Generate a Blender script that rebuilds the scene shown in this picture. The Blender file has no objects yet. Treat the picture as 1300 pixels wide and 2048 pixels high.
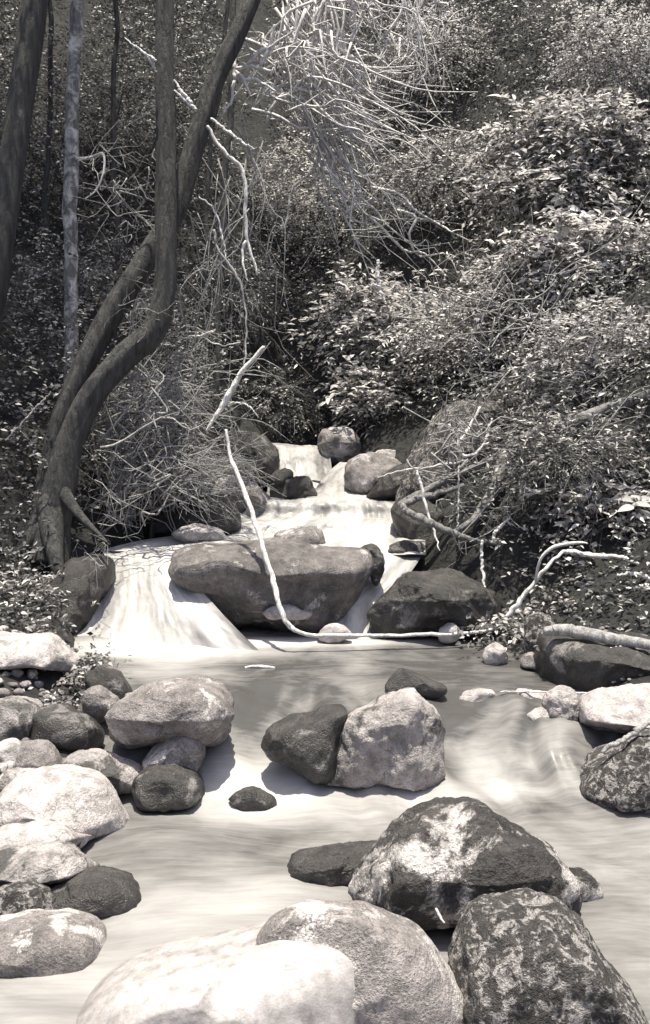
import bpy, math, random
import numpy as np
from mathutils import Vector, Matrix

# ------------------------------------------------------------------ scene, camera, light
S = bpy.context.scene
COL = S.collection
R = math.radians
rng = np.random.default_rng(11)
random.seed(11)

CAM = np.array([0.0, 0.0, 1.6]); PITCH = R(6.4); FPX = 2000.0
FW = np.array([0, math.cos(PITCH), -math.sin(PITCH)])
UP = np.array([0, math.sin(PITCH), math.cos(PITCH)])
RT = np.array([1.0, 0, 0])
cam = bpy.data.cameras.new('camera'); cam.sensor_fit = 'HORIZONTAL'; cam.sensor_width = 36
cam.lens = 36 * FPX / 1300; cam.clip_start = 0.05; cam.clip_end = 400
co = bpy.data.objects.new('camera', cam); COL.objects.link(co)
co.location = CAM; co.rotation_euler = (R(90) - PITCH, 0, 0); S.camera = co

SUN = np.array([0.0, -0.07, 0.95]); SUN = SUN / np.linalg.norm(SUN)
sl = bpy.data.lights.new('sun', 'SUN'); sl.energy = 5.0; sl.angle = R(0.6); sl.color = (1.0, .96, .79)
so = bpy.data.objects.new('sun', sl); COL.objects.link(so)
so.rotation_euler = Vector(-SUN).to_track_quat('-Z', 'Y').to_euler()
W = bpy.data.worlds.new('World'); S.world = W; W.use_nodes = True
wn = W.node_tree; wn.nodes.clear()
sk = wn.nodes.new('ShaderNodeTexSky'); sk.sky_type = 'NISHITA'; sk.sun_disc = False
sk.sun_elevation = math.asin(SUN[2]); sk.sun_rotation = math.atan2(SUN[0], SUN[1]); sk.dust_density = 3
hs = wn.nodes.new('ShaderNodeHueSaturation'); hs.inputs['Saturation'].default_value = 0.75   # monochrome plate
bg = wn.nodes.new('ShaderNodeBackground'); bg.inputs['Strength'].default_value = 0.115
wo = wn.nodes.new('ShaderNodeOutputWorld')
wn.links.new(sk.outputs[0], hs.inputs['Color']); wn.links.new(hs.outputs[0], bg.inputs['Color']); wn.links.new(bg.outputs[0], wo.inputs[0])
S.view_settings.view_transform = 'Standard'; S.view_settings.look = 'None'
S.view_settings.gamma = 1.0; S.view_settings.exposure = 0.72
S.render.engine = 'CYCLES'

# ------------------------------------------------------------------ helpers
def P(x, y, d):
    """point seen at photo pixel (x, y), d metres along the view axis"""
    return CAM + d * (FW + RT * (x - 650) / FPX + UP * (1024 - y) / FPX)
def dz(y, z):
    """view depth at which row y meets the level z"""
    return (z - CAM[2]) / (FW[2] + UP[2] * (1024 - y) / FPX)
def Pz(x, y, z): return P(x, y, dz(y, z))

def _h(i, j, k, s):
    n = (i * 374761393 + j * 668265263 + k * 2147483647 + s * 974634777) & 0xFFFFFFFF
    n = ((n ^ (n >> 13)) * 1274126177) & 0xFFFFFFFF
    n = ((n ^ (n >> 15)) * 2246822519) & 0xFFFFFFFF
    return ((n ^ (n >> 16)) & 0xFFFFFF) / float(0xFFFFFF) * 2 - 1
def vnoise(p, s=0):
    p = np.asarray(p, float); f = np.floor(p); i = f.astype(np.int64); t = p - f; t = t * t * (3 - 2 * t)
    x, y, z = i[..., 0], i[..., 1], i[..., 2]; a, b, c = t[..., 0], t[..., 1], t[..., 2]
    def L(u, v, w): return u + (v - u) * w
    return L(L(L(_h(x, y, z, s), _h(x+1, y, z, s), a), L(_h(x, y+1, z, s), _h(x+1, y+1, z, s), a), b),
             L(L(_h(x, y, z+1, s), _h(x+1, y, z+1, s), a), L(_h(x, y+1, z+1, s), _h(x+1, y+1, z+1, s), a), b), c)
def fbm(p, s=0, o=4, g=.5):
    p = np.asarray(p, float); v = 0; a = 1
    for k in range(o): v = v + a * vnoise(p * 2 ** k + 17.3 * k, s + k); a *= g
    return v
def sst(a, b, x):
    t = np.clip((x - a) / (b - a), 0, 1); return t * t * (3 - 2 * t)

def tag(o, label=None, cat=None, group=None, kind=None):
    if label: o['label'] = label
    if cat: o['category'] = cat
    if group: o['group'] = group
    if kind: o['kind'] = kind
    return o
def thing(name, loc, label, cat, group=None):
    o = bpy.data.objects.new(name, None); COL.objects.link(o); o.location = [float(v) for v in loc]
    o.empty_display_size = .1
    return tag(o, label, cat, group)
def mesh(name, V, F, mat, parent=None, smooth=True, base=None, attrs=None):
    V = np.asarray(V, float)
    if parent is not None: org = np.array(parent['_org'] if '_org' in parent else parent.location)
    else: org = np.array([V[:, 0].mean(), V[:, 1].mean(), V[:, 2].min()]) if base is None else np.array(base)
    me = bpy.data.meshes.new(name)
    if isinstance(F, np.ndarray):
        n, k = F.shape
        me.vertices.add(len(V)); me.vertices.foreach_set('co', (V - org).ravel())
        me.loops.add(n * k); me.loops.foreach_set('vertex_index', F.ravel().astype(np.int32))
        me.polygons.add(n); me.polygons.foreach_set('loop_start', np.arange(0, n * k, k, dtype=np.int32))
        me.polygons.foreach_set('loop_total', np.full(n, k, np.int32))
        me.update(calc_edges=True)
    else: me.from_pydata((V - org).tolist(), [], F)
    if smooth: me.polygons.foreach_set('use_smooth', np.ones(len(me.polygons), bool))
    for an, av in (attrs or {}).items():
        at = me.attributes.new(an, 'FLOAT', 'POINT'); at.data.foreach_set('value', np.asarray(av, np.float32))
    me.materials.append(mat)
    o = bpy.data.objects.new(name, me); COL.objects.link(o)
    if parent is not None: o.parent = parent
    else: o.location = org
    return o

def crom(pts, n):
    """Catmull-Rom through rows of pts, n samples"""
    p = np.asarray(pts, float)
    if len(p) == 2: return p[0] + (p[1] - p[0]) * np.linspace(0, 1, n)[:, None]
    q = np.vstack([2 * p[0] - p[1], p, 2 * p[-1] - p[-2]])
    t = np.linspace(0, len(p) - 1 - 1e-9, n); i = t.astype(int); u = (t - i)[:, None]
    a, b, c, d = q[i], q[i + 1], q[i + 2], q[i + 3]
    return .5 * (2 * b + (c - a) * u + (2 * a - 5 * b + 4 * c - d) * u ** 2 + (3 * b - a - 3 * c + d) * u ** 3)
def tube_vf(pts, rad, sides=5, wob=0, seed=0, wf=3.0):
    p = np.asarray(pts, float); n = len(p); rad = np.asarray(rad, float)
    T = np.gradient(p, axis=0); T /= np.linalg.norm(T, axis=1)[:, None] + 1e-9
    ref = np.array([.3, .9, .1]) if abs(T[:, 1]).mean() < .8 else np.array([1., 0, .2])
    A = np.cross(T, ref); A /= np.linalg.norm(A, axis=1)[:, None] + 1e-9; B = np.cross(T, A)
    th = np.arange(sides) * 2 * math.pi / sides
    rr = rad[:, None] * np.ones(sides)
    if wob:
        L = np.concatenate([[0], np.cumsum(np.linalg.norm(np.diff(p, axis=0), axis=1))])
        q = np.stack([np.cos(th)[None, :] * 2.6 + 0 * L[:, None], np.sin(th)[None, :] * 2.6 + 0 * L[:, None], L[:, None] * wf + 0 * th[None, :]], -1)
        rr = rr * (1 + wob * fbm(q, seed, 3))
    V = p[:, None, :] + rr[..., None] * (np.cos(th)[None, :, None] * A[:, None, :] + np.sin(th)[None, :, None] * B[:, None, :])
    V = V.reshape(-1, 3)
    i = np.arange(n - 1)[:, None] * sides; j = np.arange(sides)[None, :]; k = (j + 1) % sides
    F = np.stack([i + j, i + k, i + sides + k, i + sides + j], -1).reshape(-1, 4)
    V = np.vstack([V, p[0] - T[0] * rad[0] * .3, p[-1] + T[-1] * rad[-1] * .6]); c0 = len(V) - 2
    caps = [[c0, (m + 1) % sides, m, m] for m in range(sides)] + [[c0 + 1, (n - 1) * sides + m, (n - 1) * sides + (m + 1) % sides, (n - 1) * sides + (m + 1) % sides] for m in range(sides)]
    return V, F, caps
def tube(name, ctrl, rad, mat, parent=None, sides=6, n=24, wob=0, seed=0, wf=3.0, jit=0):
    p = crom(ctrl, n); r = crom(np.asarray(rad, float)[:, None] if np.ndim(rad) else [[rad], [rad * .5]], n)[:, 0]
    if jit: p = p + jit * np.stack([fbm(np.stack([np.arange(n) * .35, 0 * r + c, 0 * r], -1), seed + c * 7, 2) for c in range(3)], -1)
    V, F, caps = tube_vf(p, np.maximum(r, .0006), sides, wob, seed, wf)
    return mesh(name, V, [list(f) for f in F.tolist()] + [c[:3] for c in caps], mat, parent, base=p[0] if parent is None else None)
def tubes_joined(name, items, mat, parent=None, sides=3, n=8):
    VV, FF, off = [], [], 0
    for ctrl, rad in items:
        p = crom(ctrl, n); V, F, _ = tube_vf(p, np.linspace(rad, rad * .35, n), sides)
        V = V[:-2]; VV.append(V); FF.append(F + off); off += len(V)
    return mesh(name, np.vstack(VV), np.vstack(FF), mat, parent)

# ------------------------------------------------------------------ materials
WARM = (1.0, .953, .957)
def g(v, a=1): return (v * WARM[0], v * WARM[1], v * WARM[2], a)
class N:
    def __init__(s, name):
        s.m = bpy.data.materials.new(name); s.m.use_nodes = True; s.t = s.m.node_tree; s.t.nodes.clear()
    def n(s, t, **k):
        x = s.t.nodes.new('ShaderNode' + t)
        for a, b in k.items():
            if a in x.inputs.keys(): x.inputs[a].default_value = b
            else: setattr(x, a, b)
        return x
    def l(s, a, b): s.t.links.new(a, b)
    def noise(s, vec, scale, detail=4, rough=.55, dist=0):
        x = s.n('TexNoise'); x.inputs['Scale'].default_value = scale; x.inputs['Detail'].default_value = detail
        x.inputs['Roughness'].default_value = rough; x.inputs['Distortion'].default_value = dist; s.l(vec, x.inputs['Vector']); return x.outputs['Fac']
    def ramp(s, fac, stops):
        x = s.n('ValToRGB'); e = x.color_ramp.elements
        while len(e) < len(stops): e.new(.5)
        for q, (p, v) in zip(e, stops): q.position = p; q.color = v if isinstance(v, tuple) else g(v)
        s.l(fac, x.inputs[0]); return x.outputs[0]
    def mix(s, f, a, b, mode='MIX'):
        x = s.n('Mix', data_type='RGBA', blend_type=mode)
        for v, i in ((f, 0), (a, 6), (b, 7)):
            if hasattr(v, 'links'): s.l(v, x.inputs[i])
            else: x.inputs[i].default_value = v
        return x.outputs[2]
    def out(s, sh): o = s.n('OutputMaterial'); s.l(sh, o.inputs[0]); return s.m

def rock_mat(name, lo, hi, patch=None, pamt=.5, grain=60, rough=.75, bump=.5, pscale=5., fg=.7):
    m = N(name); tc = m.n('TexCoord'); oi = m.n('ObjectInfo')
    vm = m.n('VectorMath', operation='ADD'); cx = m.n('CombineXYZ'); mu = m.n('Math', operation='MULTIPLY'); mu.inputs[1].default_value = 37.
    m.l(oi.outputs['Random'], mu.inputs[0])
    for i in range(3): m.l(mu.outputs[0], cx.inputs[i])
    m.l(tc.outputs['Object'], vm.inputs[0]); m.l(cx.outputs[0], vm.inputs[1]); v = vm.outputs[0]
    big = m.noise(v, 4.5, 6, .62, .3); mid = m.noise(v, 22, 5, .65); fine = m.noise(v, grain * 2.2, 3, .7)
    c = m.ramp(big, [(.33, lo), (.66, hi)])
    c = m.mix(.75, c, m.ramp(mid, [(.32, .35), (.62, 1.0)]), 'MULTIPLY')
    if patch is not None:
        pn = m.noise(v, pscale, 9, .72, .5)
        pf = m.ramp(pn, [(1 - pamt - .03, (0, 0, 0, 1)), (1 - pamt + .03, (1, 1, 1, 1))])
        c = m.mix(pf, c, g(patch))
    c = m.mix(fg, c, m.ramp(fine, [(.36, .42), (.60, 1.12)]), 'MULTIPLY')
    vo = m.n('TexVoronoi', feature='DISTANCE_TO_EDGE'); vo.inputs['Scale'].default_value = 3.4
    wv = m.n('VectorMath', operation='MULTIPLY_ADD'); nc = m.n('TexNoise'); nc.inputs['Scale'].default_value = 5.; nc.inputs['Detail'].default_value = 5; m.l(v, nc.inputs['Vector'])
    m.l(nc.outputs['Color'], wv.inputs[0]); wv.inputs[1].default_value = (.55, .55, .55); m.l(v, wv.inputs[2]); m.l(wv.outputs[0], vo.inputs['Vector'])
    ck = m.ramp(vo.outputs['Distance'], [(.0, (0, 0, 0, 1)), (.012, (1, 1, 1, 1))])
    ckm = m.mix(m.ramp(m.noise(v, 3.1, 3), [(.48, (1, 1, 1, 1)), (.58, (0, 0, 0, 1))]), ck, (1, 1, 1, 1))
    c = m.mix(.62, c, ckm, 'MULTIPLY')
    b = m.n('BsdfPrincipled'); b.inputs['Roughness'].default_value = rough; m.l(c, b.inputs['Base Color'])
    bp = m.n('Bump'); bp.inputs['Strength'].default_value = bump; bp.inputs['Distance'].default_value = .02
    ad = m.n('Math', operation='ADD'); m.l(mid, ad.inputs[0]); m.l(fine, ad.inputs[1]); m.l(ad.outputs[0], bp.inputs['Height'])
    m.l(bp.outputs[0], b.inputs['Normal']); return m.out(b.outputs[0])
M = {}
M['pale'] = rock_mat('pale_granite', .46, .66, .24, .40, 55, .8, .6, fg=.42)
M['mottled'] = rock_mat('mottled_granite', .36, .6, .09, .45, 50, .7, .8, 3.2, fg=.5)
M['plain'] = rock_mat('worn_grey_granite', .11, .3, .5, .38, 60, .7, .7)
M['light'] = rock_mat('light_grey_granite', .3, .48, .58, .42, 55, .6, .6, fg=.4)
M['veil'] = rock_mat('water_washed_granite', .42, .54, .34, .42, 70, .35, .15, fg=.2)
M['mid'] = rock_mat('grey_granite', .2, .42, .6, .45, 60, .75, .7)
M['dark'] = rock_mat('dark_wet_granite', .035, .085, .22, .40, 60, .42, .6)
M['mossy'] = rock_mat('mossy_granite', .045, .10, .62, .475, 45, .85, 1.0, 2.3)
M['speck'] = rock_mat('speckled_mossy_granite', .05, .10, .36, .47, 45, .85, 1.0, 30.)

def bark_mat(name, lo, hi, patch=None):
    m = N(name); tc = m.n('TexCoord'); mp = m.n('Mapping'); mp.inputs['Scale'].default_value = (1, 1, .16)
    m.l(tc.outputs['Object'], mp.inputs[0]); a = m.noise(mp.outputs[0], 34, 6, .65, .4); b2 = m.noise(tc.outputs['Object'], 11, 7, .7, .6)
    c = m.ramp(a, [(.34, lo), (.66, hi)])
    if patch: c = m.mix(m.ramp(b2, [(.46, (0, 0, 0, 1)), (.64, (1, 1, 1, 1))]), c, g(patch))
    b = m.n('BsdfPrincipled'); b.inputs['Roughness'].default_value = .85; m.l(c, b.inputs['Base Color'])
    bp = m.n('Bump'); bp.inputs['Strength'].default_value = 1.; bp.inputs['Distance'].default_value = .035; m.l(a, bp.inputs['Height'])
    m.l(bp.outputs[0], b.inputs['Normal']); return m.out(b.outputs[0])
M['bark'] = bark_mat('dark_bark', .03, .09)
M['bark_pale'] = bark_mat('blotched_pale_bark', .12, .3, .85)
M['wood'] = bark_mat('pale_dead_wood', .6, .88)
M['wood_dark'] = bark_mat('dull_brown_wood', .12, .3)
M['wood_mid'] = bark_mat('weathered_grey_wood', .24, .5)

def leaf_mat(name, lo, hi, rough=.5, trans=.36):
    m = N(name); at = m.n('Attribute', attribute_name='tone')
    c = m.ramp(at.outputs['Fac'], [(0, lo), (1, hi)])
    b = m.n('BsdfPrincipled'); b.inputs['Roughness'].default_value = rough; m.l(c, b.inputs['Base Color'])
    t = m.n('BsdfTranslucent'); m.l(c, t.inputs[0]); x = m.n('MixShader'); x.inputs[0].default_value = trans
    m.l(b.outputs[0], x.inputs[1]); m.l(t.outputs[0], x.inputs[2]); return m.out(x.outputs[0])
M['leaf'] = leaf_mat('leaf', .05, .85, .32)
M['leaf_big'] = leaf_mat('broad_leaf', .07, .9, .3)
M['leaf_dark'] = leaf_mat('shade_leaf', .035, .8, .34)
M['litter'] = leaf_mat('dead_leaf', .1, .5, .8, .1)

m = N('forest_soil'); tc = m.n('TexCoord'); a = m.noise(tc.outputs['Object'], 9, 8, .7)
b = m.n('BsdfPrincipled'); b.inputs['Roughness'].default_value = .95; m.l(m.ramp(a, [(.35, .014), (.65, .042)]), b.inputs['Base Color'])
bp = m.n('Bump'); bp.inputs['Strength'].default_value = 1; bp.inputs['Distance'].default_value = .06; m.l(a, bp.inputs['Height']); m.l(bp.outputs[0], b.inputs['Normal'])
M['soil'] = m.out(b.outputs[0])

def water_mat(name, white=.45):
    m = N(name); f = m.n('Attribute', attribute_name='foam'); u = m.n('Attribute', attribute_name='fu'); v = m.n('Attribute', attribute_name='fv')
    cx = m.n('CombineXYZ'); m.l(u.outputs['Fac'], cx.inputs[0]); m.l(v.outputs['Fac'], cx.inputs[1])
    st = m.noise(cx.outputs[0], 1.0, 5, .6, .35); mp = m.n('Mapping'); mp.inputs['Scale'].default_value = (1.5, 7, 1); m.l(cx.outputs[0], mp.inputs[0]); s2 = m.ramp(m.noise(mp.outputs[0], 1.0, 5, .62, .4), [(.28, (0, 0, 0, 1)), (.72, (1, 1, 1, 1))])
    ad = m.n('Math', operation='MULTIPLY_ADD'); m.l(m.ramp(st, [(.25, (-0, 0, 0, 1)), (.75, (1, 1, 1, 1))]), ad.inputs[0]); ad.inputs[1].default_value = .36; m.l(f.outputs['Fac'], ad.inputs[2])
    ad2 = m.n('Math', operation='MULTIPLY_ADD'); m.l(s2, ad2.inputs[0]); ad2.inputs[1].default_value = .2; m.l(ad.outputs[0], ad2.inputs[2])
    sb = m.n('Math', operation='SUBTRACT', use_clamp=True); m.l(ad2.outputs[0], sb.inputs[0]); sb.inputs[1].default_value = .26
    w = m.n('BsdfPrincipled'); w.inputs['Base Color'].default_value = g(.07); w.inputs['Roughness'].default_value = .26; w.inputs['IOR'].default_value = 1.33
    w.inputs['Specular IOR Level'].default_value = .6
    d = m.n('BsdfPrincipled'); d.inputs['Base Color'].default_value = g(white); d.inputs['Roughness'].default_value = .55
    d.inputs['Subsurface Weight'].default_value = .0
    bp = m.n('Bump'); bp.inputs['Strength'].default_value = .25; bp.inputs['Distance'].default_value = .02; m.l(st, bp.inputs['Height'])
    m.l(bp.outputs[0], w.inputs['Normal']); m.l(bp.outputs[0], d.inputs['Normal'])
    x = m.n('MixShader'); m.l(sb.outputs[0], x.inputs[0]); m.l(w.outputs[0], x.inputs[1]); m.l(d.outputs[0], x.inputs[2])
    return m.out(x.outputs[0])
M['water'] = water_mat('silky_water')
M['white_water'] = water_mat('aerated_white_water', .62)  # aerated water, whitened further because the steep falls catch less sun

# ------------------------------------------------------------------ terrain
YS = [-8, 3.9, 4.1, 4.6, 5.85, 6.3, 7.5, 7.75, 8.3, 8.75, 9.3]
ZS = [-.22, -.16, -.1, .04, .04, .45, .66, .72, .88, 1.0, 1.12]
YE = [-8, 2.7, 4.0, 5.0, 5.9, 6.4, 7.5, 8.5, 9.3]
XL = [-1.0, -.86, -.80, -1.12, -1.42, -1.40, -.66, -.52, -.40]
XR = [2.2, 1.5, 1.25, 1.07, .80, .58, .62, .22, .05]
def terrain(x, y, rough=True):
    x = np.asarray(x, float); y = np.asarray(y, float)
    z = np.interp(y, YS, ZS); hill = np.maximum(y - 9.2, 0)
    z = z + np.where(hill < 9, 1.15 * hill, 1.15 * 9 + .35 * (hill - 9)) - .25 * sst(9.0, 9.6, y) * sst(10.4, 9.6, y)
    dl = np.maximum(np.interp(y, YE, XL) - x, 0); dr = np.maximum(x - np.interp(y, YE, XR), 0)
    k = sst(3.6, 6.3, y)
    def rise(d, s1, s2): return np.where(d < 6, s1 * d, s1 * 6 + s2 * (d - 6))
    z = z + sst(0, .25, dl) * .16 + rise(dl, .14 + .62 * k, .3) + sst(0, .3, dr) * .14 + rise(dr, .10 + .62 * k, .3)
    if rough:
        q = np.stack([x, y, 0 * x], -1)
        z = z + .05 * fbm(q * 1.8, 3, 3) + .03 * fbm(q * 7, 5, 2)
    return z
gx = np.concatenate([np.linspace(-60, -6, 28)[:-1], np.linspace(-6, 6, 190), np.linspace(6, 60, 28)[1:]])
gy = np.concatenate([np.linspace(-60, 0, 24)[:-1], np.linspace(0, 17, 240), np.linspace(17, 90, 30)[1:]])
X, Y = np.meshgrid(gx, gy); nx, ny = len(gx), len(gy)
i = (np.arange(ny - 1)[:, None] * nx + np.arange(nx - 1)[None, :]).ravel()
F = np.stack([i, i + 1, i + nx + 1, i + nx], -1)
tag(mesh('ground', np.stack([X, Y, terrain(X, Y)], -1).reshape(-1, 3), F, M['soil'], base=(0, 0, 0)), kind='structure')
def hit(x, y, lo=4.0, hi=22.):
    """view depth at which the ray through photo pixel (x, y) meets the ground"""
    d = np.linspace(lo, hi, 500); p = CAM + d[:, None] * (FW + RT * (x - 650) / FPX + UP * (1024 - y) / FPX)
    b = p[:, 2] < terrain(p[:, 0], p[:, 1], False); return d[np.argmax(b)] if b.any() else hi

# ------------------------------------------------------------------ water
def splat(x, y, px, py, z, rx, ry):
    c = Pz(px, py, z); return np.exp(-((x - c[0]) / rx) ** 2 - ((y - c[1]) / ry) ** 2)
wx = np.linspace(-2.0, 2.6, 330); wy = np.linspace(1.2, 6.35, 470)
X, Y = np.meshgrid(wx, wy)
q2 = np.stack([X * 2.2, Y * 2.2, 0 * X], -1)
lipn = .16 * fbm(np.stack([X * 1.6, 0 * X, 0 * X], -1), 9, 2)
drop = sst(3.72, 4.74, Y + lipn)
Z = .22 * drop
rap = sst(3.5, 4.0, Y) * sst(4.95, 4.55, Y + lipn)
Z = Z + rap * ((.032) * fbm(np.stack([X * 3.6 + Y * .8, Y * 2.4, 0 * X], -1), 21, 3) + .022 * fbm(np.stack([X * 11 + 1.2 * fbm(q2, 75, 2), Y * 2.2, 0 * X], -1), 22, 2))
low = sst(4.0, 3.6, Y)
Z = Z + low * (.018 * fbm(np.stack([X * 2.2, Y * 2.6, 0 * X], -1), 25, 3))
Z = Z + .05 * splat(X, Y, 480, 1790, 0, .4, .22) + .05 * splat(X, Y, 330, 1700, 0, .3, .2)
cb = Pz(480, 2000, .02); e2 = ((X - cb[0]) / .40) ** 2 + ((Y - cb[1]) / .30) ** 2
veil = np.maximum(1 - e2, 0) ** .6; Z = Z + .0 * veil * (1 + .15 * fbm(q2 * 2, 81, 3))
Z = Z + .003 * fbm(np.stack([X * 3, Y * 14, 0 * X], -1), 27, 2)
chut = sst(4.0, 4.5, Y) * sst(4.95, 4.5, Y)
foam = .28 * low + rap * .17 * sst(4.7, 4.2, Y + lipn)
foam += (.18 * rap + .07 * low) * fbm(np.stack([X * 2.3 + .7 * fbm(q2, 70, 2), Y * 3.0 + .5 * fbm(q2, 72, 2), 0 * X], -1), 71, 3)
foam += .62 * splat(X, Y, 520, 1540, .08, .30, .24) + .02 * splat(X, Y, 1020, 1500, .1, .45, .3) + .35 * splat(X, Y, 700, 1590, 0, .5, .16)
foam += .08 * splat(X, Y, 1100, 1600, 0, .6, .3) + .35 * splat(X, Y, 430, 1830, 0, .35, .16) + .22 * splat(X, Y, 330, 1960, 0, .6, .2)
foam += .85 * splat(X, Y, 300, 1290, .22, .75, .22) + .5 * splat(X, Y, 330, 1306, .22, .7, .12) + .95 * splat(X, Y, 600, 1284, .22, .75, .10) + -.05 * sst(4.7, 5, Y) + .5 * splat(X, Y, 330, 1340, .22, .24, .42) + .25 * splat(X, Y, 720, 1330, .22, .12, .55)  # last two splats paint the falls' pale reflections into the pool
foam += .12 * sst(0, .6, veil); foam += .26 * rap * fbm(np.stack([X * 8 + 1.4 * fbm(q2, 75, 2), Y * 2.0, 0 * X], -1), 76, 3); foam -= .10 * splat(X, Y, 400, 1660, 0, .6, .2)
foam += .05 * sst(4.6, 5, Y)
# flow coordinates: streaks run with the current in the rapids, and across the pool where it stands
ang = .5 * np.sin(X * 1.7) * (1 - drop) + .25
fu = (X + .25 * (Y - 4) * np.sin(X * 2)) * np.where(1, 1, 1) * 3.2 + .3 * fbm(q2, 73, 2); fv = Y * 5.0 + .4 * fbm(q2 * .7, 74, 2)
i = (np.arange(len(wy) - 1)[:, None] * len(wx) + np.arange(len(wx) - 1)[None, :]).ravel()
F = np.stack([i, i + 1, i + len(wx) + 1, i + len(wx)], -1)
tag(mesh('stream', np.stack([X, Y, Z], -1).reshape(-1, 3), F, M['water'], base=(0, 3, 0), attrs={'foam': foam.ravel(), 'fu': fu.ravel(), 'fv': fv.ravel()}), 'silky grey stream and pool among the boulders', kind='structure')

def fall(name, label, rows, nu=70, nv=70, amp=.02, foam0=.5, su=14, sv=2.2, seed=0, edge=.25):
    RW = np.array([crom([P(*p) for p in r], nu) for r in rows])
    G = np.array([crom(RW[:, k], nv) for k in range(nu)]).transpose(1, 0, 2)
    u = np.linspace(0, 1, nu)[None, :] + np.zeros((nv, 1)); v = np.linspace(0, 1, nv)[:, None] + np.zeros((1, nu))
    width = np.linalg.norm(RW[:, -1] - RW[:, 0], axis=1).mean(); hgt = np.linalg.norm(np.diff(RW[:, nu // 2], axis=0), axis=1).sum()
    U = u * width; Vv = v * hgt
    n1 = fbm(np.stack([U * 9, Vv * 2.2, 0 * U + seed], -1), 40 + seed, 4)
    G = G + np.array([0, -.75, .35]) * (amp * n1)[..., None]
    fo = foam0 + .22 * n1 - edge * (np.abs(u - .5) * 2) ** 6
    i = (np.arange(nv - 1)[:, None] * nu + np.arange(nu - 1)[None, :]).ravel()
    F = np.stack([i, i + 1, i + nu + 1, i + nu], -1)
    tag(mesh(name, G.reshape(-1, 3), F, M['white_water'], attrs={'foam': fo.ravel(), 'fu': (U * su).ravel(), 'fv': (Vv * sv).ravel()}), label, kind='structure')
fall('waterfall', 'broad white fall pouring left of the great central boulder',
     [[(205, 1103, 6.46), (300, 1094, 6.46), (400, 1090, 6.5)], [(214, 1122, 6.34), (300, 1112, 6.32), (410, 1108, 6.36)], [(210, 1160, 6.2), (300, 1160, 6.08), (392, 1160, 5.98)], [(196, 1205, 6.08), (310, 1205, 5.9), (425, 1205, 5.78)], [(172, 1255, 5.96), (310, 1255, 5.78), (468, 1252, 5.6)], [(120, 1296, 5.80), (310, 1308, 5.66), (530, 1312, 5.52)]], 90, 90, .032, .66, seed=1)
fall('waterfall', 'wide white tier of water spreading behind the great central boulder',
     [[(500, 998, 7.62), (660, 998, 7.62), (800, 998, 7.62)], [(500, 1006, 7.34), (660, 1004, 7.34), (815, 1005, 7.34)], [(485, 1030, 7.28), (660, 1030, 7.26), (825, 1030, 7.26)], [(440, 1046, 7.04), (640, 1042, 7.0), (840, 1046, 7.0)], [(380, 1066, 6.9), (620, 1068, 6.88), (850, 1068, 6.88)], [(270, 1085, 6.56), (560, 1088, 6.5), (850, 1092, 6.45)], [(200, 1104, 6.45), (540, 1106, 6.35), (850, 1112, 6.3)]], 110, 110, .04, .52, 16, 3, seed=2)
fall('waterfall', 'narrow white chute between the central boulder and right boulder',
     [[(745, 1098, 6.4), (790, 1098, 6.4), (850, 1098, 6.4)], [(745, 1125, 6.26), (780, 1125, 6.24), (835, 1125, 6.26)], [(715, 1165, 6.12), (750, 1165, 6.1), (805, 1165, 6.12)], [(680, 1205, 6.02), (715, 1205, 5.98), (765, 1205, 6.02)], [(672, 1245, 5.93), (712, 1245, 5.9), (760, 1245, 5.93)], [(665, 1286, 5.80), (712, 1288, 5.78), (765, 1286, 5.80)]], 40, 70, .025, .46, seed=3)
fall('waterfall', 'uppermost small white fall between dark rocks under the bushes',
     [[(520, 880, 9.0), (595, 890, 8.95), (655, 893, 9.0)], [(540, 888, 8.8), (600, 896, 8.76), (660, 898, 8.8)], [(545, 920, 8.62), (600, 922, 8.56), (662, 925, 8.6)], [(530, 955, 8.45), (600, 955, 8.4), (670, 958, 8.42)], [(535, 980, 8.15), (620, 978, 8.12), (690, 980, 8.12)], [(520, 1002, 7.6), (640, 1002, 7.6), (760, 1002, 7.6)]], 50, 60, .03, .42, seed=4)
fall('waterfall', 'curved white chute beside the upper right boulder',
     [[(680, 925, 8.5), (705, 925, 8.5), (730, 925, 8.5)], [(660, 942, 8.35), (690, 938, 8.35), (730, 938, 8.35)], [(640, 965, 8.1), (680, 962, 8.08), (735, 965, 8.1)], [(625, 985, 7.85), (680, 985, 7.83), (755, 985, 7.85)], [(600, 1004, 7.55), (690, 1005, 7.52), (800, 1004, 7.55)]], 40, 50, .02, .46, seed=5)

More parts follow.
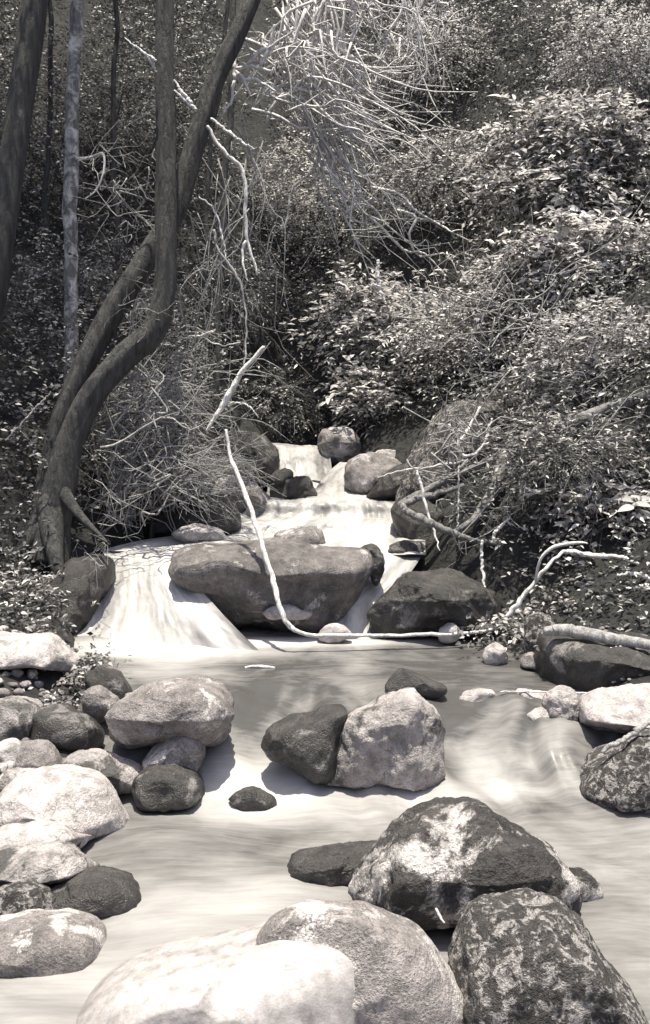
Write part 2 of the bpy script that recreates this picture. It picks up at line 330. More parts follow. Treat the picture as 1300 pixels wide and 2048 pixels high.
# ------------------------------------------------------------------ rocks
def icos(sub):
    import bmesh
    bm = bmesh.new(); bmesh.ops.create_icosphere(bm, subdivisions=sub, radius=1)
    V = np.array([v.co[:] for v in bm.verts]); F = np.array([[v.index for v in f.verts] for f in bm.faces]); bm.free(); return V, F
ICO = {k: icos(k) for k in (4, 5, 6)}
nrock = [0]
def rock(name, label, outline, z, mat, thick=None, under=0, cuts=4, rough=.05, box=.74, sub=5, back=.5, d=None, group=None, lean=0, top=0, ub=.15):
    """a closed boulder: its front outline from photo pixels, its own depth, thickness and relief"""
    nrock[0] += 1; s = nrock[0]; r = np.random.default_rng(100 + s)
    o = np.asarray(outline, float); c = (o.max(0) + o.min(0)) / 2
    wpx, hpx = np.ptp(o[:, 0]), np.ptp(o[:, 1])
    d0 = dz(o[:, 1].max(), z) if d is None else d
    t = (.42 * max(wpx, hpx * 1.1) * d0 / FPX) if thick is None else thick
    dc = d0 + back * t
    # radial outline about the centre
    poly = crom(np.vstack([o, o[:1]]), 240)[:-1] - c
    th = np.arctan2(-poly[:, 1], poly[:, 0]); rad = np.hypot(poly[:, 0], poly[:, 1]); k = np.argsort(th); th, rad = th[k], rad[k]
    V, F = ICO[sub]; v = V.copy()
    for _ in range(cuts + 3):                                  # broken facets towards the viewer and above
        n = r.normal(size=3); n[2] = -abs(n[2]) - .5; n /= np.linalg.norm(n); h = r.uniform(.7, .93)
        e = np.maximum(v @ n - h, 0); v = v - e[:, None] * n * .9
    a, b, cc = v[:, 0], v[:, 1], v[:, 2]
    rr = np.hypot(a, b); ta = np.arctan2(b, a)
    Rr = np.interp(ta, np.concatenate([th - 2 * math.pi, th, th + 2 * math.pi]), np.tile(rad, 3))
    q = rr ** box * Rr * dc / FPX
    x = np.cos(ta) * q; y = np.sin(ta) * q
    y = y - top * np.maximum(-cc, 0) ** .8 * sst(-.1, .5, b)      # a top face that dips towards the front edge
    dep = np.sign(cc) * np.abs(cc) ** .68 * t + lean * y
    if under: dep = dep + under * np.maximum(-b + ub, 0) * sst(.5, .1, cc)
    size = (wpx + hpx) / 2 * dc / FPX
    p = P(c[0], c[1], dc) + x[:, None] * RT + y[:, None] * UP + dep[:, None] * FW
    nn = v / (np.linalg.norm(v, axis=1)[:, None] + 1e-9); nw = nn[:, :1] * RT + nn[:, 1:2] * UP + nn[:, 2:] * FW
    q3 = (p - p.mean(0)) / size
    ridge = 1 - np.abs(fbm(q3 * 3.2 + s, s + 50, 3))
    p = p + nw * (size * rough * (fbm(q3 * 2.6 + s * 3.1, s, 6, .58) + .5 * (ridge - .6) - .5 * np.maximum(.25 - np.abs(fbm(q3 * 5 + s, s + 80, 2)), 0)))[:, None]
    ob = mesh(name, p, F, M[mat]); tag(ob, label, 'rock' if name != 'boulder' else 'boulder', group); return ob
B = 0.0; PL = .22
# foreground
rock('boulder', 'large mossy boulder with pale patches in the foreground stream', [(698, 1800), (715, 1755), (755, 1700), (785, 1660), (830, 1632), (880, 1621), (935, 1624), (985, 1640), (1040, 1668), (1090, 1703), (1130, 1740), (1147, 1785), (1130, 1840), (1040, 1872), (900, 1868), (820, 1862), (760, 1845), (710, 1822)], B, 'mossy', .26, under=.16, sub=6, cuts=2, back=.4, top=.03, ub=.2)
rock('boulder', 'speckled mossy boulder at the bottom right corner of the stream', [(908, 1900), (915, 1855), (945, 1825), (990, 1803), (1050, 1792), (1110, 1800), (1150, 1822), (1195, 1872), (1235, 1922), (1268, 1965), (1290, 2060), (1200, 2110), (1000, 2110), (915, 2060), (904, 1970)], B, 'speck', .24, sub=6, back=.35)
rock('boulder', 'smooth grey boulder half under water, left of the speckled boulder', [(490, 1925), (515, 1872), (550, 1836), (600, 1818), (660, 1820), (730, 1828), (800, 1853), (852, 1880), (888, 1930), (922, 1978), (935, 2060), (850, 2100), (700, 2100), (560, 2000)], B, 'mid', .15, sub=6, rough=.022, cuts=2, back=.2, box=.9)
rock('boulder', 'broad pale water-washed boulder at the bottom centre', [(160, 2015), (215, 1962), (270, 1936), (350, 1914), (480, 1890), (560, 1866), (630, 1864), (690, 1882), (720, 1915), (732, 2000), (730, 2090), (600, 2120), (300, 2120), (160, 2070)], B, 'veil', .22, sub=6, rough=.014, cuts=0, back=.2, box=.9)
rock('rock', 'small dark rock poking out behind the large mossy boulder', [(1128, 1750), (1150, 1738), (1178, 1746), (1197, 1768), (1196, 1795), (1150, 1800), (1125, 1790)], B, 'mossy', .06, sub=4)
rock('rock', 'low dark wet ledge left of the large mossy boulder', [(578, 1740), (585, 1715), (640, 1706), (720, 1696), (770, 1692), (780, 1740), (740, 1772), (660, 1778), (605, 1772)], B, 'dark', .12, sub=5, cuts=2)
# middle of the stream
rock('boulder', 'sunlit boulder with streaked pale face in the middle rapids', [(650, 1560), (662, 1490), (690, 1440), (740, 1405), (790, 1385), (830, 1382), (858, 1404), (880, 1442), (890, 1500), (888, 1560), (830, 1575), (760, 1575), (690, 1570)], .03, 'mottled', .2, sub=6, back=.45)
rock('boulder', 'dark wet boulder leaning against the sunlit rapids boulder', [(526, 1495), (540, 1465), (570, 1445), (620, 1425), (660, 1413), (692, 1424), (690, 1490), (680, 1550), (640, 1562), (590, 1535), (545, 1518)], .06, 'dark', .16, sub=5, back=.45)
rock('rock', 'small dark rock breaking the surface below the left rapids', [(460, 1598), (475, 1582), (505, 1575), (530, 1585), (554, 1602), (545, 1620), (485, 1622)], -.03, 'dark', .05, sub=4)
rock('rock', 'dark wet rock at the water edge left of the white chute', [(262, 1580), (280, 1545), (330, 1534), (380, 1545), (405, 1572), (396, 1612), (330, 1622), (280, 1616)], -.02, 'dark', .13, sub=5, cuts=7, box=.6)
rock('boulder', 'large rounded grey boulder at the left end of the pool', [(210, 1450), (222, 1408), (268, 1380), (330, 1365), (395, 1361), (438, 1378), (466, 1415), (466, 1455), (445, 1495), (410, 1515), (330, 1520), (250, 1515), (215, 1490)], .12, 'mid', .24, under=.3, sub=6, cuts=2, back=.4, top=.04)
rock('rock', 'pale chipped rock beneath the large rounded grey boulder', [(283, 1525), (310, 1492), (345, 1472), (385, 1463), (408, 1485), (404, 1520), (385, 1552), (300, 1556)], .06, 'mid', .10, under=.02, sub=5, cuts=7)
rock('rock', 'grey wedge-shaped rock above the white boulder on the left bank', [(124, 1532), (140, 1512), (185, 1504), (240, 1518), (275, 1538), (290, 1572), (260, 1590), (190, 1590), (135, 1560)], .02, 'mottled', .13, under=.08, sub=5, cuts=6)
rock('boulder', 'smooth white sunlit boulder on the left water edge', [(-30, 1620), (0, 1585), (25, 1560), (80, 1542), (140, 1542), (192, 1556), (222, 1590), (246, 1636), (250, 1668), (210, 1684), (120, 1684), (20, 1670), (-30, 1660)], B, 'pale', .21, under=.34, sub=6, cuts=1, rough=.025, back=.6, top=.06, ub=-.1)
rock('rock', 'mottled grey rock at the left edge below the big slab', [(-50, 1410), (20, 1394), (60, 1401), (82, 1422), (76, 1462), (60, 1492), (10, 1500), (-50, 1490)], .1, 'mottled', .13, sub=5, cuts=5)
rock('rock', 'pale round stone at the left edge behind a grey stone', [(-40, 1500), (0, 1486), (35, 1484), (50, 1510), (40, 1545), (0, 1556), (-40, 1550)], .06, 'pale', .08, sub=5)
rock('rock', 'grey rounded stone just above the white sunlit boulder', [(16, 1520), (32, 1494), (65, 1484), (98, 1490), (120, 1515), (130, 1548), (100, 1560), (40, 1560), (20, 1545)], .05, 'mid', .09, sub=5)
rock('rock', 'low mottled stone tucked behind the white boulder at left edge', [(-30, 1560), (10, 1541), (50, 1538), (78, 1545), (70, 1580), (20, 1600), (-30, 1600)], .03, 'mid', .08, sub=4)
rock('rock_slab', 'big pale-topped slab at the left edge of the pool', [(-90, 1300), (-40, 1270), (20, 1267), (85, 1272), (112, 1292), (138, 1325), (148, 1370), (140, 1420), (90, 1440), (0, 1440), (-90, 1430)], .14, 'pale', .24, under=.6, sub=6, cuts=1, back=.8, top=.10, box=.58, ub=.5)
rock('rock', 'dark footing rock under the big pale-topped slab', [(60, 1430), (85, 1412), (140, 1418), (185, 1440), (205, 1475), (190, 1510), (120, 1512), (70, 1490)], .08, 'dark', .12, sub=4, cuts=5)
rock('rock', 'ribbed grey rock between the slab and the rounded boulder', [(157, 1400), (175, 1382), (200, 1374), (225, 1385), (240, 1400), (236, 1440), (190, 1450), (160, 1430)], .14, 'mid', .08, under=.05, sub=5, cuts=6)
rock('rock', 'dark mossy rock behind the ribbed grey rock at pool edge', [(165, 1360), (190, 1335), (215, 1335), (240, 1350), (262, 1385), (250, 1410), (180, 1410)], .2, 'dark', .1, sub=4)
rock('rock_slab', 'uppermost of the stacked pale slabs on the lower left', [(-40, 1680), (0, 1662), (60, 1655), (125, 1658), (150, 1680), (160, 1705), (130, 1722), (40, 1722), (-40, 1715)], .06, 'pale', .12, under=.4, sub=5, cuts=3, top=.05, ub=.2)
rock('rock_slab', 'broad pale slab in the lower left stack with mossy end', [(-40, 1715), (20, 1702), (90, 1698), (150, 1706), (178, 1730), (178, 1758), (120, 1785), (40, 1790), (-40, 1785)], .04, 'mottled', .14, under=.4, sub=5, cuts=3, top=.06, ub=.1)
rock('rock', 'dark undercut rock below the pale slabs on the lower left', [(60, 1790), (120, 1755), (190, 1746), (245, 1755), (275, 1780), (282, 1812), (240, 1830), (140, 1830), (70, 1825)], B, 'dark', .13, sub=5, cuts=5)
rock('rock', 'speckled angular rock below the broad pale slab', [(-30, 1800), (0, 1778), (40, 1768), (80, 1775), (105, 1810), (115, 1845), (60, 1858), (-30, 1855)], B, 'speck', .09, sub=5, cuts=6)
rock('rock_slab', 'low wet slab at the lower left with water running over', [(-60, 1860), (20, 1838), (110, 1838), (180, 1852), (205, 1885), (190, 1935), (80, 1955), (-60, 1950)], -.05, 'mid', .16, sub=5, cuts=1, rough=.03)
# pool and right bank
rock('rock', 'small pointed dark rock standing in the pool', [(770, 1372), (785, 1350), (804, 1337), (830, 1346), (862, 1360), (892, 1374), (885, 1392), (830, 1400), (776, 1394)], PL - .02, 'dark', .07, sub=5, cuts=2, rough=.015, box=1.0)
rock('rock', 'flat pale stone on the pool lip right of the sunlit boulder', [(912, 1396), (935, 1384), (965, 1376), (988, 1380), (998, 1400), (985, 1420), (925, 1420)], .14, 'pale', .06, sub=4)
rock('rock', 'pale stone lying on the pool lip near the right bank', [(1030, 1392), (1036, 1378), (1065, 1380), (1095, 1386), (1098, 1412), (1060, 1428), (1035, 1420)], .13, 'pale', .06, sub=4)
rock('rock', 'rounded stone with dark side at the right end of the lip', [(1090, 1410), (1096, 1386), (1125, 1374), (1152, 1382), (1162, 1405), (1158, 1440), (1125, 1452), (1098, 1440)], .16, 'mottled', .09, sub=5)
rock('rock', 'washed pale stone in the right rapids', [(1055, 1430), (1080, 1418), (1105, 1425), (1115, 1442), (1095, 1458), (1060, 1455)], .14, 'pale', .05, sub=4)
rock('boulder', 'flat sunlit boulder at the right edge of the rapids', [(1160, 1430), (1168, 1400), (1205, 1385), (1260, 1376), (1330, 1376), (1370, 1400), (1370, 1470), (1300, 1500), (1220, 1495), (1170, 1460)], .12, 'pale', .22, under=.6, sub=6, cuts=1, back=.6, top=.09, box=.62, ub=.1)
rock('boulder', 'dark mossy boulder at the right edge below a stick', [(1155, 1585), (1165, 1555), (1195, 1520), (1245, 1490), (1310, 1470), (1400, 1480), (1430, 1560), (1400, 1620), (1280, 1622), (1190, 1608)], B, 'speck', .26, sub=6, back=.5)
rock('rock', 'dark half-sunk stone in the white right rapids', [(945, 1552), (975, 1544), (1005, 1545), (1028, 1556), (1005, 1566), (965, 1564)], -.01, 'dark', .05, sub=4)
rock('boulder', 'massive dark block with pale flat top on the right bank', [(1080, 1380), (1085, 1320), (1098, 1276), (1150, 1264), (1230, 1272), (1330, 1290), (1420, 1300), (1430, 1380), (1380, 1410), (1250, 1412), (1110, 1408)], .16, 'dark', .34, under=.3, sub=6, cuts=3, box=.52, back=.8, top=.05)
rock('rock', 'mossy knob beside the massive dark block', [(1050, 1260), (1060, 1236), (1085, 1228), (1105, 1245), (1110, 1290), (1095, 1330), (1060, 1325), (1048, 1295)], .24, 'speck', .1, sub=5)
rock('rock', 'rounded pale stone at the pool edge of the right bank', [(965, 1318), (972, 1296), (992, 1287), (1010, 1296), (1016, 1318), (1000, 1330), (972, 1330)], PL, 'pale', .07, sub=4)
rock('rock', 'grey stone in front of the mossy knob', [(1042, 1322), (1055, 1306), (1085, 1300), (1102, 1312), (1104, 1336), (1070, 1342), (1045, 1336)], PL, 'mid', .08, sub=4)
rock('rock', 'small pale stone behind the long bent branch near right boulder', [(876, 1275), (880, 1256), (898, 1247), (914, 1253), (922, 1272), (905, 1285), (882, 1285)], .24, 'mid', .06, sub=4)
# central cascade
rock('boulder', 'great central boulder dividing the fall with pale flat top', [(339, 1135), (345, 1106), (372, 1088), (425, 1078), (510, 1076), (610, 1082), (690, 1092), (732, 1100), (742, 1130), (730, 1165), (716, 1200), (704, 1240), (690, 1285), (600, 1292), (500, 1290), (440, 1280), (412, 1240), (385, 1195), (352, 1165)], .2, 'plain', .40, under=.34, sub=6, cuts=1, box=.58, rough=.03, back=.62, top=.13, ub=.5)
rock('rock', 'beak-shaped dark rock on the right shoulder of central boulder', [(712, 1110), (725, 1093), (746, 1089), (762, 1108), (767, 1138), (760, 1162), (749, 1173), (738, 1150), (724, 1132)], PL, 'dark', .07, d=6.02, sub=5, cuts=3, back=0)
rock('rock', 'grey angular rock in the wide tier behind central boulder', [(538, 1082), (560, 1062), (600, 1053), (635, 1056), (652, 1080), (650, 1098), (600, 1102), (545, 1098)], .6, 'mid', .12, d=6.5, sub=5, cuts=7)
rock('rock', 'flat pale-topped rock at the lip of the left fall', [(343, 1068), (370, 1052), (405, 1049), (440, 1062), (450, 1082), (420, 1096), (365, 1094)], .6, 'pale', .12, d=6.55, sub=5, under=.08)
rock('rock', 'smooth pale stone at the foot of central boulder', [(632, 1272), (645, 1256), (670, 1248), (695, 1256), (705, 1274), (680, 1284), (645, 1284)], PL, 'pale', .06, d=5.72, sub=4, back=0)
rock('rock', 'crumpled pale rock shelf low on the front of central boulder', [(526, 1226), (545, 1214), (575, 1210), (605, 1218), (628, 1224), (612, 1238), (575, 1236), (545, 1238)], PL, 'pale', .09, d=5.80, sub=5, cuts=8, back=0)
rock('rock', 'small dark rock at the head of the narrow right chute', [(768, 1105), (785, 1086), (815, 1080), (845, 1088), (850, 1112), (815, 1122), (780, 1118)], .5, 'dark', .1, d=6.4, sub=4, back=0)
rock('boulder', 'broad grey-brown boulder right of the narrow chute', [(735, 1262), (738, 1222), (768, 1178), (808, 1142), (850, 1135), (900, 1127), (950, 1148), (988, 1185), (1004, 1215), (1000, 1265), (940, 1290), (830, 1292), (745, 1288)], .2, 'dark', .3, under=.2, sub=6, cuts=5, back=.5, top=.05)
rock('boulder', 'dark rounded rock left of the uppermost fall', [(455, 930), (465, 885), (500, 868), (535, 875), (556, 905), (556, 940), (535, 962), (490, 970)], .9, 'dark', .22, d=8.4, sub=5, back=0)
rock('rock', 'dark low rock in front of the uppermost fall', [(540, 985), (548, 962), (580, 950), (615, 956), (632, 978), (634, 1004), (590, 1012), (545, 1008)], .8, 'dark', .12, d=7.8, sub=5, back=0)
rock('rock', 'little dark knob on the low rock before the upper fall', [(538, 958), (550, 942), (572, 937), (586, 946), (584, 964), (560, 974), (542, 970)], .8, 'dark', .07, d=7.75, sub=4, back=0)
rock('rock', 'pale-topped ledge rock left of the middle tier', [(418, 985), (430, 958), (460, 950), (500, 962), (530, 985), (545, 1010), (520, 1042), (470, 1060), (430, 1050)], .7, 'mid', .22, d=7.4, sub=5, cuts=6, under=.2, back=0)
rock('rock', 'dark bank rock beneath the dry brush by the fall lip', [(300, 1040), (330, 1005), (390, 985), (450, 1000), (480, 1040), (460, 1075), (380, 1085), (310, 1075)], .7, 'dark', .22, d=6.95, sub=5, cuts=6, back=0)
rock('boulder', 'grey rounded boulder right of the curved upper chute', [(688, 965), (694, 930), (714, 911), (750, 906), (792, 916), (805, 940), (775, 960), (750, 985), (728, 1000), (700, 990)], .9, 'mid', .2, d=7.9, sub=5, cuts=4, back=0)
rock('rock', 'long dark rock under the roots right of the middle tier', [(725, 998), (745, 970), (790, 940), (850, 935), (900, 960), (915, 1000), (850, 1012), (770, 1010)], .8, 'dark', .22, d=7.65, sub=5, cuts=4, back=0)
rock('rock', 'angular pale-capped rock above the upper chute', [(632, 890), (640, 866), (660, 856), (700, 860), (722, 885), (724, 915), (690, 935), (650, 925)], 1.1, 'mid', .18, d=8.75, sub=5, cuts=8, under=.12, back=0)
rock('rock', 'small flat stone behind the grey rounded upper boulder', [(740, 912), (760, 901), (790, 900), (806, 912), (795, 928), (755, 928)], 1.0, 'pale', .1, d=8.3, sub=4, back=0)
rock('boulder', 'tall mossy hump wrapped in roots on the right bank', [(800, 960), (830, 900), (860, 850), (900, 815), (945, 803), (985, 815), (1005, 860), (1000, 930), (960, 1000), (900, 1040), (830, 1050), (795, 1020)], .8, 'speck', .35, d=7.45, sub=6, cuts=3, back=0)
rock('rock', 'dark bank rock at the right end of the middle tier', [(780, 1020), (800, 1000), (850, 1000), (890, 1040), (900, 1100), (860, 1140), (815, 1120), (795, 1070)], .6, 'dark', .2, d=6.85, sub=5, cuts=5, back=0)
rock('rock', 'dark bank rock left of the broad fall', [(60, 1240), (90, 1170), (140, 1120), (200, 1110), (228, 1130), (215, 1190), (185, 1240), (170, 1285), (90, 1290)], .3, 'dark', .3, d=6.1, sub=5, cuts=5, back=0)

# ------------------------------------------------------------------ foliage machinery
def sprays(start, direc, length, nl, leaf, droop=.5, updir=.6, seed=0, width=.42, spread=.9, pale=.36):
    """leaves set alternately along arching twigs; returns folded-kite triangles and a tone per leaf"""
    r = np.random.default_rng(seed); n = len(start)
    t = (np.arange(nl) + .6) / nl; t = t[None, :, None] + r.uniform(-.3, .3, (n, nl, 1)) / nl
    L = np.asarray(length).reshape(n, 1, 1); D = direc[:, None, :]
    p = start[:, None, :] + D * t * L + np.array([0, 0, -1.]) * droop * L * t ** 2
    side = np.cross(direc, [0, 0, 1.]); side /= np.linalg.norm(side, axis=1)[:, None] + 1e-6
    sg = np.where(np.arange(nl) % 2 == 0, 1, -1)[None, :, None]
    ld = D * r.uniform(.3, .9, (n, nl, 1)) + side[:, None, :] * sg * spread + r.normal(0, .3, (n, nl, 3)) + np.array([0, 0, -.25])
    ld /= np.linalg.norm(ld, axis=-1, keepdims=True)
    nr = np.array([0, -.3, 1.]) * updir + r.normal(0, .55, (n, nl, 3))
    nr = nr - ld * (nr * ld).sum(-1, keepdims=True); nr /= np.linalg.norm(nr, axis=-1, keepdims=True) + 1e-6
    sd = np.cross(ld, nr); s = leaf * r.uniform(.55, 1.25, (n, nl, 1))
    tip = p + ld * s - nr * s * .10; m1 = p + ld * s * .45
    a = m1 + sd * s * width * .5 + nr * s * .09; b = m1 - sd * s * width * .5 + nr * s * .09
    V = np.stack([p, a, tip, b], 2).reshape(-1, 3)
    k = np.arange(n * nl)[:, None] * 4
    F = np.concatenate([k + np.array([[0, 1, 2]]), k + np.array([[0, 2, 3]])], 0)
    tone = np.repeat(np.where(r.random(n * nl) < pale, r.uniform(.6, 1, n * nl), r.uniform(0, .3, n * nl) ** 1.3), 4)  # share of pale leaves put in to imitate sunlit specks in dark foliage
    return V, F, tone
def twig_items(start, direc, length, droop, frac, rad, r):
    it = []
    for k in np.where(r.random(len(start)) < frac)[0]:
        t = np.array([0, .5, 1.])[:, None]
        it.append((start[k] + direc[k] * t * length[k] + np.array([0, 0, -1.]) * droop * length[k] * t ** 2, rad))
    return it
def blob_starts(c, rad, n, r, shell=.45):
    u = r.normal(size=(n, 3)); u /= np.linalg.norm(u, axis=1)[:, None]
    q = r.uniform(shell, 1, (n, 1)) ** .7
    w = 1 + .62 * fbm(u * 2.5 + c, int(abs(c[0] * 97)) % 91, 3)[:, None]
    return c + u * q * rad * w, u
def shrub(name, label, cx, cy, rx, ry, n, leaf, d=None, off=.2, mat='leaf', nl=9, tl=.3, droop=.45, group='leafy shrubs on the bank', width=.42, updir=.6, big=0, cat='shrub', seed=0):
    r = np.random.default_rng(500 + seed); d = (hit(cx, cy) - off) if d is None else d
    c = P(cx, cy, d); rad = np.array([rx * d / FPX, min(rx, ry) * .8 * d / FPX, ry * d / FPX])
    zg = float(terrain(c[0], c[1])); base = np.array([c[0], c[1], zg])
    root = thing(name, base, label, cat, group)
    st, u = blob_starts(c, rad * .8, n, r)
    di = u * np.array([1, 1, .6]) + r.normal(0, .35, (n, 3)) + np.array([0, -.15, .15]); di /= np.linalg.norm(di, axis=1)[:, None]
    ln = r.uniform(.6, 1.3, n) * tl
    V, F, tone = sprays(st, di, ln, nl, leaf, droop, updir, 900 + seed, width, pale=.22 if mat == 'leaf_dark' else .56)
    o = mesh('foliage', V, F, M[mat], root, smooth=False, attrs={'tone': tone}); o['kind'] = 'stuff'
    it = twig_items(st, di, ln, droop, min(1, 260 / n), .0022, r)
    tw = tubes_joined('twigs', it, M['wood_mid'], root, 3, 5); tw['kind'] = 'stuff'
    for k in range(3):
        e = c + r.normal(0, .4, 3) * rad
        b0 = base + np.array([r.normal(0, .05), r.normal(0, .05), -.08])
        tube('stem', [b0, (b0 + e) / 2 + r.normal(0, .06, 3), e], [.014, .010, .004], M['bark'], root, 5, 12)
    if big:
        sub = r.choice(n, max(1, big // 8), replace=False); me = LEAFMESH
        for k in sub:
            for j in range(8):
                t = (j + .7) / 8; p = st[k] + di[k] * t * ln[k] * 1.25 + np.array([0, -.03, .02]) - np.array([0, 0, 1]) * droop * ln[k] * t * t
                sd = np.cross(di[k], [0, 0, 1.]); sd /= np.linalg.norm(sd) + 1e-6
                ld = di[k] * .6 + sd * (1 if j % 2 else -1) * .9 + r.normal(0, .2, 3) - np.array([0, 0, .2])
                nr = np.array([0, -.35, 1.]) + r.normal(0, .25, 3); ld /= np.linalg.norm(ld); sx = np.cross(ld, nr); sx /= np.linalg.norm(sx); nr = np.cross(sx, ld)
                s = leaf * 1.35 * r.uniform(.7, 1.2); ob = bpy.data.objects.new('leaf', me[int(r.integers(len(me)))]); COL.objects.link(ob); ob.parent = root
                mt = Matrix(((sx[0]*s, ld[0]*s, nr[0]*s, p[0]-base[0]), (sx[1]*s, ld[1]*s, nr[1]*s, p[1]-base[1]), (sx[2]*s, ld[2]*s, nr[2]*s, p[2]-base[2]), (0, 0, 0, 1)))
                ob.matrix_local = mt
    return root
LEAFMESH = []
for k in range(3):
    ys = np.linspace(0, 1, 6); w = .21 * np.sin(np.pi * ys ** .8) ** .9 + .004; cur = -.12 * ys ** 2 * (1 + .4 * k)
    V = np.concatenate([np.stack([-w, ys, cur + w * .35], -1), np.stack([0 * ys, ys, cur], -1), np.stack([w, ys, cur + w * .35], -1)])
    F = [[i, i + 6, i + 7, i + 1] for i in range(5)] + [[i + 6, i + 12, i + 13, i + 7] for i in range(5)]
    me = bpy.data.meshes.new('leaf'); me.from_pydata(V.tolist(), [], F); me.polygons.foreach_set('use_smooth', np.ones(10, bool))
    at = me.attributes.new('tone', 'FLOAT', 'POINT'); at.data.foreach_set('value', np.full(18, .55 + .2 * k, np.float32)); me.materials.append(M['leaf_big']); LEAFMESH.append(me)

# undergrowth that clothes the whole slope
def undergrowth():
    r = np.random.default_rng(77); n = 52000
    x = r.uniform(-5.2, 5.2, n); y = r.uniform(5.0, 16.5, n)
    dl = np.interp(y, YE, XL) - x; dr = x - np.interp(y, YE, XR)
    ok = (dl > .28) | (dr > .35) | (y > 9.6); ok &= ~((np.abs(x) < .8) & (y < 9.9)); ok &= np.abs(x) < y * .40 + .4
    x, y = x[ok], y[ok]; q = np.stack([x * 1.1, y * 1.1, 0 * x], -1)
    dens = fbm(q, 61, 3); keep = dens + r.uniform(-.5, .5, len(x)) > -.25; x, y, dens = x[keep], y[keep], dens[keep]
    lift = np.clip(.36 + .5 * dens, .10, 1.0) * sst(5.2, 7.5, y)
    z = terrain(x, y) + r.uniform(.0, 1, len(x)) * (lift + .06)
    st = np.stack([x, y, z], -1)
    di = np.stack([r.normal(0, .6, len(x)), -.35 + r.normal(0, .5, len(x)), .35 + r.normal(0, .4, len(x))], -1); di /= np.linalg.norm(di, axis=1)[:, None]
    V, F, tone = sprays(st, di, r.uniform(.12, .34, len(x)), 7, .042, .5, .5, 78, .46, pale=.22)
    tag(mesh('undergrowth', V, F, M['leaf_dark'], smooth=False, attrs={'tone': tone}), 'dense small-leaved undergrowth covering the whole ravine slope', 'undergrowth', kind='stuff')
undergrowth()

SH = [
 ('small round-leaved shrub in the sunlit top right corner', 1225, 110, 120, 110, 620, .038, None, .9, 'leaf_big', 9, .20, 0),
 ('long-leaved bough hanging below the top right corner shrub', 1140, 275, 170, 70, 420, .085, None, .9, 'leaf_big', 9, .30, 72),
 ('pale leafy bough reaching left below the long-leaved bough', 1110, 370, 140, 40, 200, .08, None, .9, 'leaf', 9, .28, 48),
 ('pointed-leaved bush at the right edge, mid-height of the slope', 1150, 520, 160, 90, 480, .085, None, .8, 'leaf_big', 9, .28, 72),
 ('bright tangled bush above the mossy hump on the right', 980, 660, 190, 110, 800, .055, None, .6, 'leaf_big', 9, .26, 0),
 ('flat-leaved bush in the centre above the dark hollow', 760, 650, 130, 100, 460, .074, None, .6, 'leaf', 9, .3, 48),
 ('low leafy sprig overhanging the upper chute', 765, 785, 90, 50, 170, .076, None, .5, 'leaf', 9, .28, 40),
 ('dense bush crowding the right edge beyond the fallen trunk', 1200, 720, 140, 110, 620, .055, None, .5, 'leaf', 9, .26, 0),
 ('broad-leaved plant low on the right bank', 1230, 1010, 105, 62, 170, .085, 6.1, 0, 'leaf_big', 8, .26, 80),
 ('small-leaved bush under the hanging vine tangle', 600, 400, 100, 130, 620, .036, None, .5, 'leaf_big', 9, .22, 0),
 ('fine-leaved bush right of the hanging vine tangle', 870, 340, 130, 90, 420, .040, None, .5, 'leaf', 9, .26, 0),
 ('dark fine-leaved bush at the top behind the vines', 880, 110, 110, 110, 380, .038, None, .5, 'leaf', 9, .26, 0),
 ('shaded bush beneath the fallen trunk on the right bank', 1120, 900, 120, 70, 280, .044, None, .4, 'leaf_dark', 9, .24, 0),
 ('sparse-leaved shrub between the twin tree stems', 240, 560, 90, 90, 200, .034, None, .6, 'leaf_dark', 9, .26, 0),
 ('small-leaved shrub at the upper left edge', 60, 200, 100, 200, 300, .036, None, 1.0, 'leaf_dark', 9, .26, 0),
 ('speckled shrub behind the main tree near the top', 235, 190, 80, 150, 280, .036, None, .8, 'leaf_dark', 9, .26, 0),
 ('shaded shrub right of the leaning tree stem', 470, 560, 70, 120, 240, .034, None, .5, 'leaf_dark', 9, .24, 0),
 ('grey-leaved bush growing through the dry brush mound', 300, 900, 95, 100, 240, .034, 6.75, 0, 'leaf_dark', 9, .2, 0),
 ('dark leafy bush added to darken the hollow above the uppermost fall', 560, 800, 95, 60, 300, .036, None, .35, 'leaf_dark', 9, .22, 0),  # invented bush; its dark leaves stand in for shade in the hollow
 ('low ferny plant at the left edge above the big slab', 35, 1195, 60, 45, 60, .045, 5.7, 0, 'leaf', 8, .2, 0),
]
for k, (lb, cx, cy, rx, ry, n, lf, d, off, mt, nl, tl, big) in enumerate(SH):
    shrub('shrub', lb, cx, cy, rx, ry, int(n * (1.5 if mt != 'leaf_dark' else 1)), lf, d, off, mt, nl, tl, big=big, seed=k, width=.5 if lf < .042 else .36)

# ------------------------------------------------------------------ trees
def crown(root, blobs, n, leaf, seed, mat='leaf_dark'):
    r = np.random.default_rng(seed); VV, FF, TT, off = [], [], [], 0
    for c, rad in blobs:
        st, u = blob_starts(np.array(c, float), np.array(rad, float), n, r, .2)
        di = u + r.normal(0, .5, u.shape); di /= np.linalg.norm(di, axis=1)[:, None]
        V, F, t = sprays(st, di, r.uniform(.25, .6, n), 9, leaf, .4, .6, seed + 1, .5)
        VV.append(V); FF.append(F + off); TT.append(t); off += len(V)
    o = mesh('crown', np.vstack(VV), np.vstack(FF), M[mat], root, smooth=False, attrs={'tone': np.concatenate(TT)}); return o
def stem_px(name, pts, root, mat, sides=18, n=70, wob=.10, seed=0, jit=.0):
    c = [P(x, y, d) for x, y, d, w in pts]; w = [wd * d / FPX * (.68 if mat == 'bark' else 1) for x, y, d, wd in pts]
    return tube(name, c, w, M[mat], root, sides, n, wob, seed, 2.0, jit)
b0 = P(95, 1085, 6.25)
